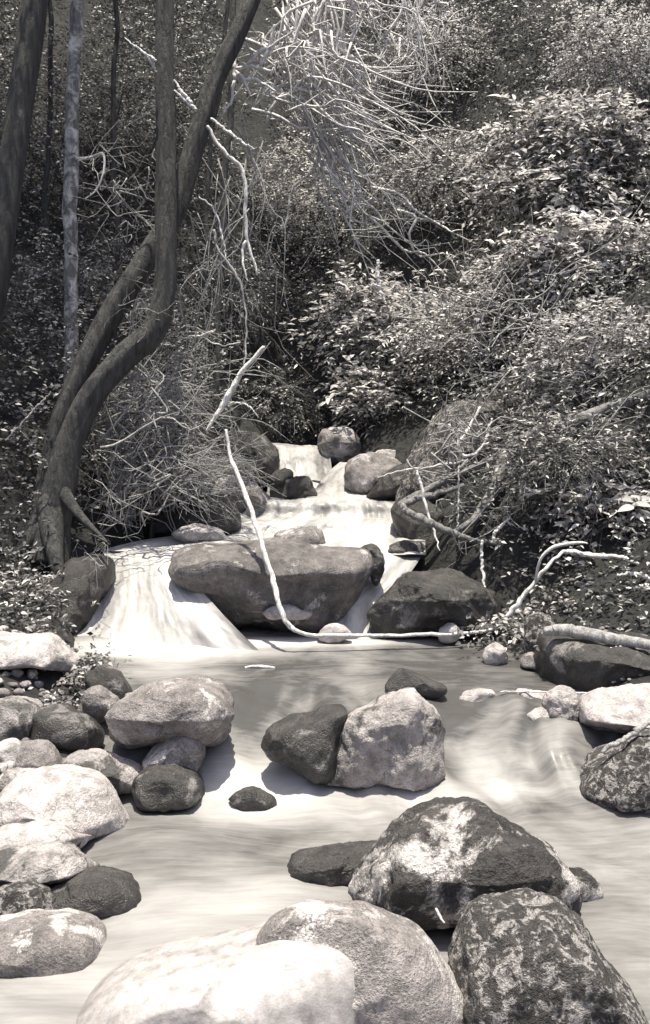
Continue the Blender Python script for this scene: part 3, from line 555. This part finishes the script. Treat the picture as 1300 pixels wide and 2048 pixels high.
T = thing('tree', b0, 'large twin-stemmed tree curving up from the left bank', 'tree')
stem_px('trunk', [(98, 1125, 6.2, 66), (104, 1050, 6.22, 54), (122, 960, 6.24, 43), (142, 880, 6.26, 38), (185, 790, 6.28, 37), (250, 715, 6.3, 38), (305, 665, 6.3, 37), (327, 590, 6.3, 33), (331, 480, 6.3, 31), (331, 300, 6.32, 29), (330, 100, 6.34, 27), (330, -200, 6.4, 25), (340, -700, 6.6, 18)], T, 'bark', 28, 160, .12, 1)
stem_px('stem', [(84, 1100, 6.34, 50), (92, 1000, 6.36, 40), (112, 880, 6.38, 33), (150, 770, 6.42, 32), (215, 640, 6.48, 34), (290, 520, 6.55, 33), (350, 420, 6.6, 32), (392, 280, 6.65, 30), (430, 160, 6.7, 28), (490, 30, 6.75, 26), (560, -160, 6.85, 22), (640, -500, 7.1, 14)], T, 'bark', 24, 130, .12, 2)
for k, pts in enumerate([[(112, 960, 6.24, 24), (130, 992, 6.18, 20), (152, 1022, 6.1, 14), (178, 1050, 6.04, 9), (215, 1085, 6.0, 3)], [(96, 1010, 6.24, 34), (72, 1058, 6.16, 26), (40, 1105, 6.08, 16), (-5, 1150, 6.02, 4)], [(100, 1000, 6.22, 38), (104, 1060, 6.12, 32), (112, 1120, 6.02, 22), (124, 1180, 5.95, 12), (132, 1235, 5.9, 3)]]):
    stem_px('root', pts, T, 'bark', 12, 24, .15, 5 + k)
crown(T, [((-2.75, 5.9, 7.0), (1.0, 1.1, 1.0)), ((-2.4, 8.4, 7.6), (1.3, 1.3, 1.0)), ((-3.4, 7.4, 6.6), (1.3, 1.3, .9))], 620, .06, 31)  # unseen crown moved off the trunk to shade the left bank, not the fall
T = thing('tree', P(140, 905, 7.3), 'slender pale blotched tree trunk left of the twin-stemmed tree', 'tree')
stem_px('trunk', [(146, 930, 7.3, 15), (142, 700, 7.3, 14), (140, 500, 7.3, 13), (144, 300, 7.3, 14), (150, 100, 7.3, 13), (160, -100, 7.35, 12), (175, -500, 7.5, 9)], T, 'bark_pale', 12, 80, .10, 11, .01)
stem_px('branch', [(150, 318, 7.28, 4), (180, 316, 7.2, 3.2), (206, 308, 7.12, 2.6), (207, 345, 7.1, 2.4), (192, 380, 7.08, 2), (170, 398, 7.05, 1.2)], T, 'wood', 6, 30, 0, 12)
crown(T, [((-2.7, 8.2, 6.2), (1.1, 1.1, .9)), ((-2.2, 9.0, 7.2), (1.0, 1.0, .9))], 420, .055, 33)
T = thing('tree', P(-60, 760, 6.6), 'thick shaded tree trunk at the upper left edge', 'tree')
stem_px('trunk', [(-70, 980, 6.6, 60), (-50, 760, 6.6, 52), (-15, 560, 6.6, 44), (15, 380, 6.65, 40), (45, 180, 6.7, 38), (72, 0, 6.75, 36), (100, -250, 6.8, 32), (130, -600, 7, 20)], T, 'bark', 22, 90, .12, 21)
crown(T, [((-2.9, 7.2, 6.4), (1.5, 1.4, 1.1)), ((-2.2, 7.6, 7.6), (1.4, 1.3, 1.0)), ((-3.6, 8.0, 6.0), (1.4, 1.6, 1.0))], 560, .06, 35)
T = thing('tree', P(470, 560, 8.2), 'thin dark upright stem behind the pale hanging branch', 'tree')
stem_px('trunk', [(434, 870, 8.2, 9), (438, 600, 8.2, 9), (448, 400, 8.2, 9), (462, 230, 8.2, 9), (466, 120, 8.2, 9), (476, -150, 8.3, 8), (490, -450, 8.4, 6)], T, 'bark', 10, 60, .1, 24, .015)
crown(T, [((-1.5, 9.9, 7.2), (1.1, 1.0, .9))], 420, .055, 37)
T = thing('tree', P(1060, 300, 12.5), 'dark distant trunk in the gap left of the corner shrub', 'tree')
stem_px('trunk', [(1040, 420, 12.4, 30), (1055, 200, 12.4, 28), (1075, 0, 12.4, 27), (1090, -300, 12.5, 22)], T, 'bark', 14, 40, .1, 26)
crown(T, [((2.4, 13.2, 8.2), (1.5, 1.3, 1.0))], 320, .06, 39)

# ------------------------------------------------------------------ vines, sticks and fallen branches
def stick(name, label, pts, mat, cat='branch', group=None, forks=(), n=40, jit=.006, seed=0, sides=8):
    c = [P(x, y, d) for x, y, d, w in pts]; w = [wd * .8 * d / FPX for x, y, d, wd in pts]; n = int(n * 1.6); big = max(p[3] for p in pts) > 8; jit = min(jit, .0012) if n < 20 else jit
    o = tube(name, c, w, M[mat], None, sides, n, .2 if big else .26, seed, 5 if big else 22, jit) if not forks else None
    if forks:
        root = thing(name, c[0], label, cat, group); tube('main_limb', c, w, M[mat], root, sides, n, .2, seed, 5 if big else 20, jit)
        for f in forks: stem_px('side_limb', f, root, mat, 5, 20, .05, seed + 3, jit)
        return root
    return tag(o, label, cat, group)
stick('bent_sapling', 'long bent bare sapling leaning over the central boulder then along pool', [(452, 858, 6.0, 4), (462, 915, 5.95, 5), (490, 985, 5.85, 6), (520, 1075, 5.7, 6.5), (545, 1155, 5.58, 6.5), (562, 1220, 5.5, 6.5), (582, 1255, 5.48, 6), (615, 1269, 5.5, 5), (700, 1271, 5.52, 4.5), (830, 1270, 5.56, 4.5), (930, 1267, 5.6, 4.5), (1000, 1256, 5.64, 3.5)], 'wood', 'branch', seed=1, n=90, jit=.004)
stick('broken_stick', 'stout broken pale stick standing slanted in the dark hollow', [(412, 862, 6.4, 3), (440, 820, 6.4, 6), (462, 780, 6.4, 7.5), (490, 735, 6.4, 6), (528, 694, 6.4, 5)], 'wood', seed=2, n=30, jit=.004)
stick('hanging_branch', 'pale hanging branch right of the leaning stem near the top', [(413, 252, 6.5, 4), (435, 285, 6.5, 5), (455, 312, 6.5, 5), (482, 335, 6.5, 5), (492, 385, 6.5, 4.5), (491, 440, 6.5, 4.5), (496, 490, 6.5, 4), (515, 548, 6.5, 2.5)], 'wood', forks=[[(493, 485, 6.5, 3.5), (484, 500, 6.48, 3), (488, 540, 6.46, 2), (496, 565, 6.45, 1.2)]], seed=3)
stick('hanging_vine', 'long thin vine hanging to the broken stick', [(428, 460, 6.45, 4), (432, 495, 6.45, 3), (455, 525, 6.45, 4), (480, 570, 6.45, 3), (491, 620, 6.45, 2.4), (492, 690, 6.42, 2.2), (488, 740, 6.4, 2)], 'wood_mid', 'vine', seed=4)
stick('hanging_vine', 'thin vine drooping below the leaning stem', [(400, 395, 6.5, 1.5), (425, 415, 6.5, 2.2), (440, 450, 6.5, 2.5), (448, 490, 6.5, 2), (452, 520, 6.5, 1.2)], 'wood', 'vine', seed=5)
stick('bare_twig', 'pale forked twig left of the main trunk near top', [(250, 78, 6.3, 1.5), (280, 100, 6.28, 3), (298, 115, 6.26, 4), (306, 130, 6.25, 3.5), (312, 142, 6.24, 2)], 'wood', forks=[[(298, 114, 6.26, 3), (308, 116, 6.22, 3), (312, 120, 6.2, 2)]], seed=6)
stick('bare_twig', 'pale paired twig crossing between the two tree stems', [(348, 160, 6.3, 2), (365, 185, 6.28, 4), (380, 205, 6.26, 4.5), (393, 221, 6.25, 3)], 'wood', forks=[[(350, 180, 6.3, 1.5), (370, 200, 6.27, 3), (392, 220, 6.25, 3)]], seed=7)
stick('bare_twig', 'straight pale twig right of the leaning stem', [(422, 238, 6.4, 3), (455, 263, 6.38, 3.8), (485, 284, 6.36, 3), (510, 300, 6.34, 2)], 'wood', seed=8)
stick('bare_branch', 'forked pale branch on the thin dark stem', [(466, 95, 6.9, 3), (470, 130, 6.88, 5), (468, 155, 6.86, 4.5), (464, 185, 6.84, 4), (461, 205, 6.84, 3.5), (452, 215, 6.82, 3), (447, 226, 6.8, 2)], 'wood', forks=[[(470, 137, 6.88, 4), (505, 134, 6.85, 3.5), (540, 142, 6.82, 2.5)], [(469, 140, 6.88, 4), (485, 160, 6.85, 4), (500, 190, 6.82, 2)], [(478, 158, 6.86, 3), (515, 162, 6.84, 3), (550, 182, 6.8, 2)], [(470, 135, 6.88, 3), (455, 133, 6.86, 3)], [(520, 130, 6.85, 4), (537, 98, 6.84, 4), (548, 50, 6.82, 3)], [(495, 128, 6.85, 3.5), (515, 108, 6.85, 5), (545, 90, 6.82, 3), (585, 62, 6.8, 2)]], seed=9)
stick('hanging_stick', 'short curved pale stick hanging above the flat-leaved bush', [(757, 520, 7.4, 4), (755, 550, 7.4, 5), (760, 580, 7.4, 4.5), (770, 606, 7.4, 3)], 'wood', seed=10)
stick('thin_twig', 'thin horizontal twig beside the brush, right of main trunk', [(360, 675, 6.6, 1.5), (400, 672, 6.55, 2.2), (432, 660, 6.5, 1.5)], 'wood', forks=[[(400, 672, 6.55, 1.5), (440, 690, 6.55, 1.5), (480, 686, 6.5, 1)]], seed=11)
stick('thin_twig', 'short twig arching right from the broken stick', [(455, 808, 6.4, 3), (480, 806, 6.38, 2), (500, 815, 6.36, 2), (515, 833, 6.34, 1)], 'wood', seed=12)
stick('fallen_branch', 'long dark fallen trunk slanting down from the right edge', [(1420, 740, 6.2, 15), (1300, 790, 6.3, 14), (1230, 815, 6.35, 14), (1160, 838, 6.4, 13), (1090, 856, 6.45, 12), (1040, 880, 6.5, 12), (1005, 905, 6.5, 11), (960, 930, 6.5, 8), (900, 955, 6.5, 8), (845, 985, 6.5, 9), (800, 1010, 6.5, 10)], 'wood_dark', forks=[[(1008, 900, 6.48, 12), (1000, 950, 6.42, 13), (975, 1000, 6.36, 12), (945, 1040, 6.3, 9), (910, 1065, 6.25, 5)]], seed=13, n=70, jit=.008, sides=12)
stick('fallen_branch', 'crooked hooked root branch at the right of the middle tier', [(925, 972, 6.42, 6), (870, 988, 6.38, 8), (825, 1002, 6.34, 9), (808, 1015, 6.3, 10), (830, 1030, 6.26, 9), (865, 1046, 6.22, 10), (900, 1064, 6.2, 9), (950, 1082, 6.2, 8), (1010, 1092, 6.25, 7), (1070, 1100, 6.3, 4)], 'wood_dark', seed=14, n=60, jit=.008)
stick('fallen_branch', 'arched pale branch rising from the leaf litter on right bank', [(1010, 1240, 5.7, 7.5), (1045, 1195, 5.68, 6), (1085, 1145, 5.66, 5), (1120, 1108, 5.7, 4.5), (1140, 1102, 5.75, 6), (1180, 1110, 5.7, 7), (1220, 1114, 5.66, 6), (1260, 1120, 5.62, 5), (1320, 1160, 5.6, 4)], 'wood', forks=[[(1070, 1165, 5.66, 3), (1082, 1120, 5.6, 3), (1110, 1094, 5.58, 4), (1150, 1084, 5.57, 3.5), (1175, 1086, 5.56, 1.5)]], seed=15, n=60, jit=.006)
stick('curved_root', 'short pale curved root at the right edge over the dark bank', [(1235, 1150, 5.5, 2), (1270, 1148, 5.48, 5), (1320, 1165, 5.45, 6)], 'wood', seed=16)
stick('curved_root', 'second pale curved root just below the first at right edge', [(1262, 1190, 5.46, 3), (1275, 1176, 5.44, 5), (1320, 1165, 5.42, 6)], 'wood', seed=17)
stick('upright_twig', 'thin upright twig against the mossy hump', [(918, 930, 6.3, 2), (917, 985, 6.3, 2.4), (916, 1040, 6.3, 2), (917, 1090, 6.3, 1.5)], 'wood', seed=18)
stick('upright_twig', 'pale twig standing on the broad grey-brown boulder', [(963, 1080, 6.0, 4), (964, 1120, 6.0, 4), (967, 1160, 5.95, 3.5), (975, 1200, 5.9, 2)], 'wood', seed=19)
stick('upright_twig', 'pale twig propped on the hooked root branch', [(830, 935, 6.3, 3), (840, 965, 6.28, 4), (850, 1010, 6.25, 3.5), (868, 1060, 6.2, 3), (878, 1100, 6.15, 1.5)], 'wood', seed=20)
stick('thin_twig', 'straight thin twig reaching left over the upper boulder', [(935, 922, 6.5, 3), (850, 935, 6.5, 2.4), (790, 945, 6.5, 1.8), (755, 956, 6.5, 1)], 'wood', seed=21)
stick('curled_vine', 'curled pale vine loop on the mossy hump', [(960, 815, 6.6, 3), (935, 860, 6.55, 4), (918, 885, 6.5, 4), (925, 910, 6.5, 4), (955, 905, 6.5, 3.5), (975, 870, 6.52, 3), (985, 835, 6.55, 2)], 'wood', 'vine', seed=22)
stick('curved_stick', 'short curved pale stick in the shade above hooked branch end', [(985, 1080, 6.0, 4), (995, 1060, 6.0, 4.5), (1020, 1035, 6.0, 2)], 'wood', seed=23)
stick('dead_branch', 'bare forked stick by the flat sunlit boulder at right edge', [(1310, 1400, 4.75, 3), (1288, 1372, 4.78, 4), (1283, 1335, 4.8, 4), (1300, 1318, 4.78, 3), (1340, 1310, 4.75, 2)], 'wood', forks=[[(1283, 1378, 4.76, 4), (1260, 1366, 4.76, 4), (1240, 1354, 4.76, 2)]], seed=24)
stick('lying_stick', 'stick lying up the dark mossy boulder at right edge', [(1205, 1505, 3.98, 6), (1250, 1475, 3.98, 7), (1290, 1450, 4.0, 6), (1340, 1410, 4.05, 5)], 'wood_mid', seed=25)
stick('thin_pole', 'straight thin pale pole lying along the pool lip', [(1000, 1383, 4.72, 1.6), (1080, 1384, 4.68, 2.2), (1200, 1387, 4.62, 2.6), (1330, 1390, 4.56, 2.6)], 'wood', seed=26, jit=.002)
stick('thin_twig', 'thin pale twig in front of the massive dark block', [(1160, 1302, 4.85, 2), (1170, 1298, 4.84, 2.2), (1210, 1300, 4.82, 2.4), (1245, 1293, 4.8, 1.5)], 'wood', seed=27)
stick('dead_reed', 'pale bent reed at the end of the lower left slabs', [(155, 1735, 3.3, 4), (172, 1765, 3.28, 3.5), (176, 1790, 3.26, 4), (170, 1825, 3.24, 5)], 'wood', seed=28)
stick('short_twig', 'short pale twig at the foot of the large mossy boulder', [(872, 1818, 2.9, 3), (880, 1832, 2.88, 3.5), (888, 1846, 2.86, 2)], 'wood', seed=29, n=10)
stick('short_twig', 'pale twig propped left of the speckled boulder', [(945, 1905, 2.62, 4), (930, 1925, 2.6, 4), (912, 1950, 2.58, 3)], 'wood', seed=30, n=10)
stick('short_twig', 'short dark stick slanting from the pool-edge debris', [(168, 1345, 5.0, 4), (185, 1334, 5.0, 5), (206, 1320, 5.0, 3)], 'bark', seed=31, n=10)
stick('thin_twig', 'angled thin twig on the footing rock below big slab', [(158, 1400, 4.55, 3), (145, 1415, 4.55, 3.5), (128, 1422, 4.55, 3.5), (120, 1440, 4.55, 3)], 'wood', seed=32, n=20)
stick('thin_twig', 'thin twig slanting through the shade left of main trunk', [(10, 880, 6.0, 1.5), (50, 840, 6.0, 2), (80, 808, 6.0, 2.4), (102, 785, 6.0, 1.5)], 'wood_mid', seed=33)
stick('floating_twig', 'small pale twig floating in the middle of the pool', [(490, 1335, 5.18, 3), (515, 1333, 5.18, 5), (550, 1335, 5.18, 2)], 'wood', seed=34, n=12)

# tangle of pale hanging vines at the top
def tangle(name, label, bundles, mat, cat, base, seed, ns_parts, part, rr=(1.1, 3.5), kinky=14, thin=1.):
    r = np.random.default_rng(seed); root = thing(name, base, label, cat); rest = []; cnt = 0
    for path, d, n, sp in bundles:
        n = int(n * thin)
        path = np.array(path, float)
        for k in range(int(n * .85)):
            t0, t1 = r.uniform(-.05, .45), r.uniform(.55, 1.1)
            c = crom(path, 40); a = c[int(np.clip(t0, 0, 1) * 39):int(np.clip(t1, 0, 1) * 39) + 1]
            idx = np.linspace(0, len(a) - 1, 6).astype(int); a = a[idx]
            o0 = r.normal(0, sp, 2); o1 = r.normal(0, sp * 2.2, 2)
            a = a + o0 + (o1 - o0) * np.linspace(0, 1, 6)[:, None] + r.normal(0, kinky, (6, 2))
            dd = d + r.normal(0, .18) + np.cumsum(r.normal(0, .05, 6))
            pts = [P(x, y, z) for (x, y), z in zip(a, dd)]; rad = r.uniform(*rr) * d / FPX
            if cnt < ns_parts and rad > (rr[0] + .35 * (rr[1] - rr[0])) * d / FPX:
                tube(part, pts, [rad * 1.15, rad * .8, rad * .25], M[mat], root, 4, 14, 0, seed + k); cnt += 1
            else: rest.append((pts, rad * .7))
            for _ in range(2):                              # side shoots leave the strand at a joint
                m0 = int(r.integers(1, 5)); tg = a[m0 + 1] - a[m0]; tg = tg / (np.linalg.norm(tg) + 1e-6); an = r.choice([-1, 1]) * r.uniform(.4, 1.1)
                tg = np.array([tg[0] * math.cos(an) - tg[1] * math.sin(an), tg[0] * math.sin(an) + tg[1] * math.cos(an)]); ln = r.uniform(18, 60)
                rest.append(([P(*(a[m0] + tg * ln * q + r.normal(0, 4, 2) * q), dd[m0] + r.normal(0, .04) * q) for q in (0, .45, 1)], rad * .5))
    o = tubes_joined('fine_' + part + 's', rest, M[mat], root, 3, 10); o['kind'] = 'stuff'
tangle('hanging_vine_tangle', 'great tangle of bare pale vines hanging from the top centre',
  [([(590, -90), (600, 100), (680, 220), (800, 290)], 9.40, 46, 26), ([(660, -90), (645, 90), (690, 190), (820, 265)], 9.40, 46, 28), ([(600, 140), (640, 260), (690, 370), (725, 470)], 9.60, 44, 32),
   ([(720, -90), (720, 30), (735, 110)], 9.40, 22, 24), ([(850, -90), (880, 30), (935, 145)], 9.60, 9, 12), ([(790, -90), (830, 70), (835, 150)], 9.60, 18, 22), ([(505, 110), (570, 120), (660, 180)], 9.30, 18, 20),
   ([(520, 205), (600, 190), (700, 230), (790, 280)], 9.40, 26, 22), ([(630, -60), (600, 60), (560, 160), (540, 290)], 9.40, 18, 26), ([(690, 330), (770, 420), (850, 500), (930, 540)], 9.80, 12, 26), ([(560, -60), (700, 60), (740, 40)], 9.40, 20, 36)],
  'wood', 'vines', P(640, -120, 9.45), 41, 150, 'vine')
tangle('dry_brush', 'mound of dry pale brush beside the main tree trunk',
  [([(210, 960), (280, 860), (360, 790), (425, 800)], 6.7, 70, 34), ([(200, 860), (290, 800), (360, 840), (430, 880)], 6.65, 80, 34), ([(250, 1040), (280, 960), (330, 900), (390, 860)], 6.6, 80, 36), ([(220, 900), (300, 940), (380, 960), (470, 1010)], 6.6, 60, 30),
   ([(330, 920), (400, 922), (470, 935), (540, 962)], 6.7, 46, 9), ([(310, 940), (380, 970), (440, 1000), (500, 1035)], 6.5, 26, 16), ([(200, 1050), (240, 1000), (260, 930)], 6.5, 34, 26), ([(240, 780), (300, 760), (380, 780)], 6.8, 30, 22)],
  'wood_mid', 'brush', P(300, 1040, 6.75), 43, 140, 'twig', (.9, 2.2), 16)
tangle('dry_thicket', 'thicket of thin dry stems over the right bank bushes',
  [([(880, 640), (900, 560), (960, 500)], 7.3, 20, 50), ([(960, 760), (1010, 640), (1060, 540)], 7.0, 34, 60), ([(1040, 760), (1120, 640), (1180, 520)], 6.8, 34, 60), ([(1080, 1000), (1180, 900), (1290, 860)], 6.3, 34, 44), ([(840, 880), (930, 850), (1010, 830)], 6.5, 40, 30), ([(840, 960), (930, 930), (1000, 960)], 6.4, 30, 30), ([(960, 1060), (1000, 1020), (1060, 1000)], 6.2, 16, 22), ([(700, 480), (800, 470), (920, 560)], 7.8, 18, 30), ([(1150, 780), (1220, 700), (1300, 640)], 6.5, 24, 50), ([(900, 1060), (960, 1090), (1040, 1040)], 6.15, 18, 26)],
  'wood_mid', 'thicket', P(1050, 1000, 6.6), 45, 60, 'stem', (.7, 1.7), 18, .55)
tangle('thin_lianas', 'loose hanging net of thin lianas between the tree stems and vines',
  [([(430, 300), (440, 450), (430, 640), (440, 850)], 6.9, 26, 36), ([(520, 250), (530, 380), (500, 560)], 7.1, 18, 30), ([(230, 330), (270, 420), (260, 500)], 6.7, 22, 34), ([(170, 320), (230, 310), (300, 260)], 6.7, 10, 20), ([(330, 560), (400, 620), (470, 700)], 6.7, 16, 40), ([(260, 640), (280, 600), (320, 570)], 6.5, 22, 20), ([(180, 1180), (170, 1130), (230, 1080)], 6.05, 10, 14)],
  'wood_mid', 'lianas', P(400, 860, 6.9), 47, 40, 'liana', (.6, 1.5), 14)

# fallen leaves on the banks and the rocks' edges
def litter(name, label, cx, cy, rx, ry, z, n, size, seed, hh=.05):
    r = np.random.default_rng(seed); c = Pz(cx, cy, z); d = dz(cy, z)
    x = c[0] + r.normal(0, rx * d / FPX, n); y = c[1] + r.normal(0, ry, n)
    zz = np.maximum(terrain(x, y), z) + r.uniform(0, hh, n)
    di = r.normal(size=(n, 3)) * np.array([1, 1, .3]); di /= np.linalg.norm(di, axis=1)[:, None]
    V, F, t = sprays(np.stack([x, y, zz], -1), di, np.full(n, .03), 2, size, .1, .7, seed, .5)
    tag(mesh(name, V, F, M['litter'], smooth=False, attrs={'tone': t}), label, 'leaf litter', kind='stuff')
litter('leaf_litter', 'fallen leaves heaped beside the mossy knob on the right bank', 1010, 1262, 40, .16, .3, 260, .045, 51, .08)
litter('leaf_litter', 'fallen leaves and scraps at the left pool edge', 175, 1345, 26, .14, .27, 170, .035, 52, .07)
litter('leaf_litter', 'fallen leaves on the ground below the big slab', 110, 1440, 24, .08, .16, 70, .03, 53)
litter('leaf_litter', 'leaf scraps scattered over the dark right bank', 1180, 1180, 90, .5, .4, 300, .04, 54)
litter('leaf_litter', 'leaf scraps scattered under the trees on the left bank', 90, 1180, 70, .5, .4, 260, .03, 55)

stick('fallen_log', 'pale weathered log lying on top of the massive dark block', [(1090, 1262, 4.9, 9), (1120, 1260, 4.9, 14), (1170, 1266, 4.88, 16), (1230, 1278, 4.84, 15), (1300, 1288, 4.8, 13), (1400, 1310, 4.78, 8)], 'wood_mid', 'log', seed=60, n=50, jit=.003, sides=14)

for lb, pts in (('thin dark sapling behind and between the two left trunks', [(228, 760, 9.0, 9), (232, 480, 9.0, 8), (226, 200, 9.0, 8), (236, -60, 9.0, 7), (240, -300, 9.1, 5)]),
                ('thin leaning sapling crossing behind the hanging branch', [(385, 760, 9.2, 8), (410, 520, 9.2, 8), (420, 300, 9.2, 7), (450, 80, 9.2, 7), (470, -200, 9.3, 5)]),
                ('slim dark sapling near the left edge behind the thick trunk', [(95, 820, 9.0, 10), (88, 500, 9.0, 9), (100, 200, 9.0, 8), (96, -100, 9.0, 7), (100, -300, 9.1, 5)])):
    T = thing('tree', P(*pts[0][:3]), lb, 'tree'); stem_px('trunk', pts, T, 'bark', 8, 50, .12, 71, .02)
    e = P(*pts[-1][:3]); crown(T, [((e[0], e[1] + .3, e[2] + .4), (.7, .7, .6))], 120, .05, 73)

def gravel(name, label, boxes, seed):
    import bmesh
    r = np.random.default_rng(seed); V0, F0 = icos(2); VV, FF, off = [], [], 0
    for (x0, x1, y0, y1, n) in boxes:
        for k in range(n):
            x, y = r.uniform(x0, x1), r.uniform(y0, y1); q = r.uniform(.008, .032) * r.uniform(.6, 1.2)
            z = float(terrain(np.array([x]), np.array([y]))[0]) + q * .3
            v = V0 * (1 + .22 * fbm(V0 * 1.3 + k, k % 50, 2))[:, None] * np.array([1, r.uniform(.6, 1), r.uniform(.45, .8)]) * q
            a = r.uniform(0, 6.3); v = np.stack([v[:, 0] * math.cos(a) - v[:, 1] * math.sin(a), v[:, 0] * math.sin(a) + v[:, 1] * math.cos(a), v[:, 2]], -1)
            VV.append(v + np.array([x, y, z])); FF.append(F0 + off); off += len(v)
    tag(mesh(name, np.vstack(VV), np.vstack(FF), M['mid']), label, 'gravel', kind='stuff')
gravel('gravel', 'small grey pebbles wedged between the left bank rocks', [(-1.5, -.8, 2.7, 4.2, 420), (-1.7, -1.0, 4.2, 5.3, 320)], 91)
gravel('gravel', 'small grey pebbles along the right pool edge', [(.85, 1.5, 4.9, 5.8, 260), (1.1, 1.8, 3.9, 4.9, 200)], 92)
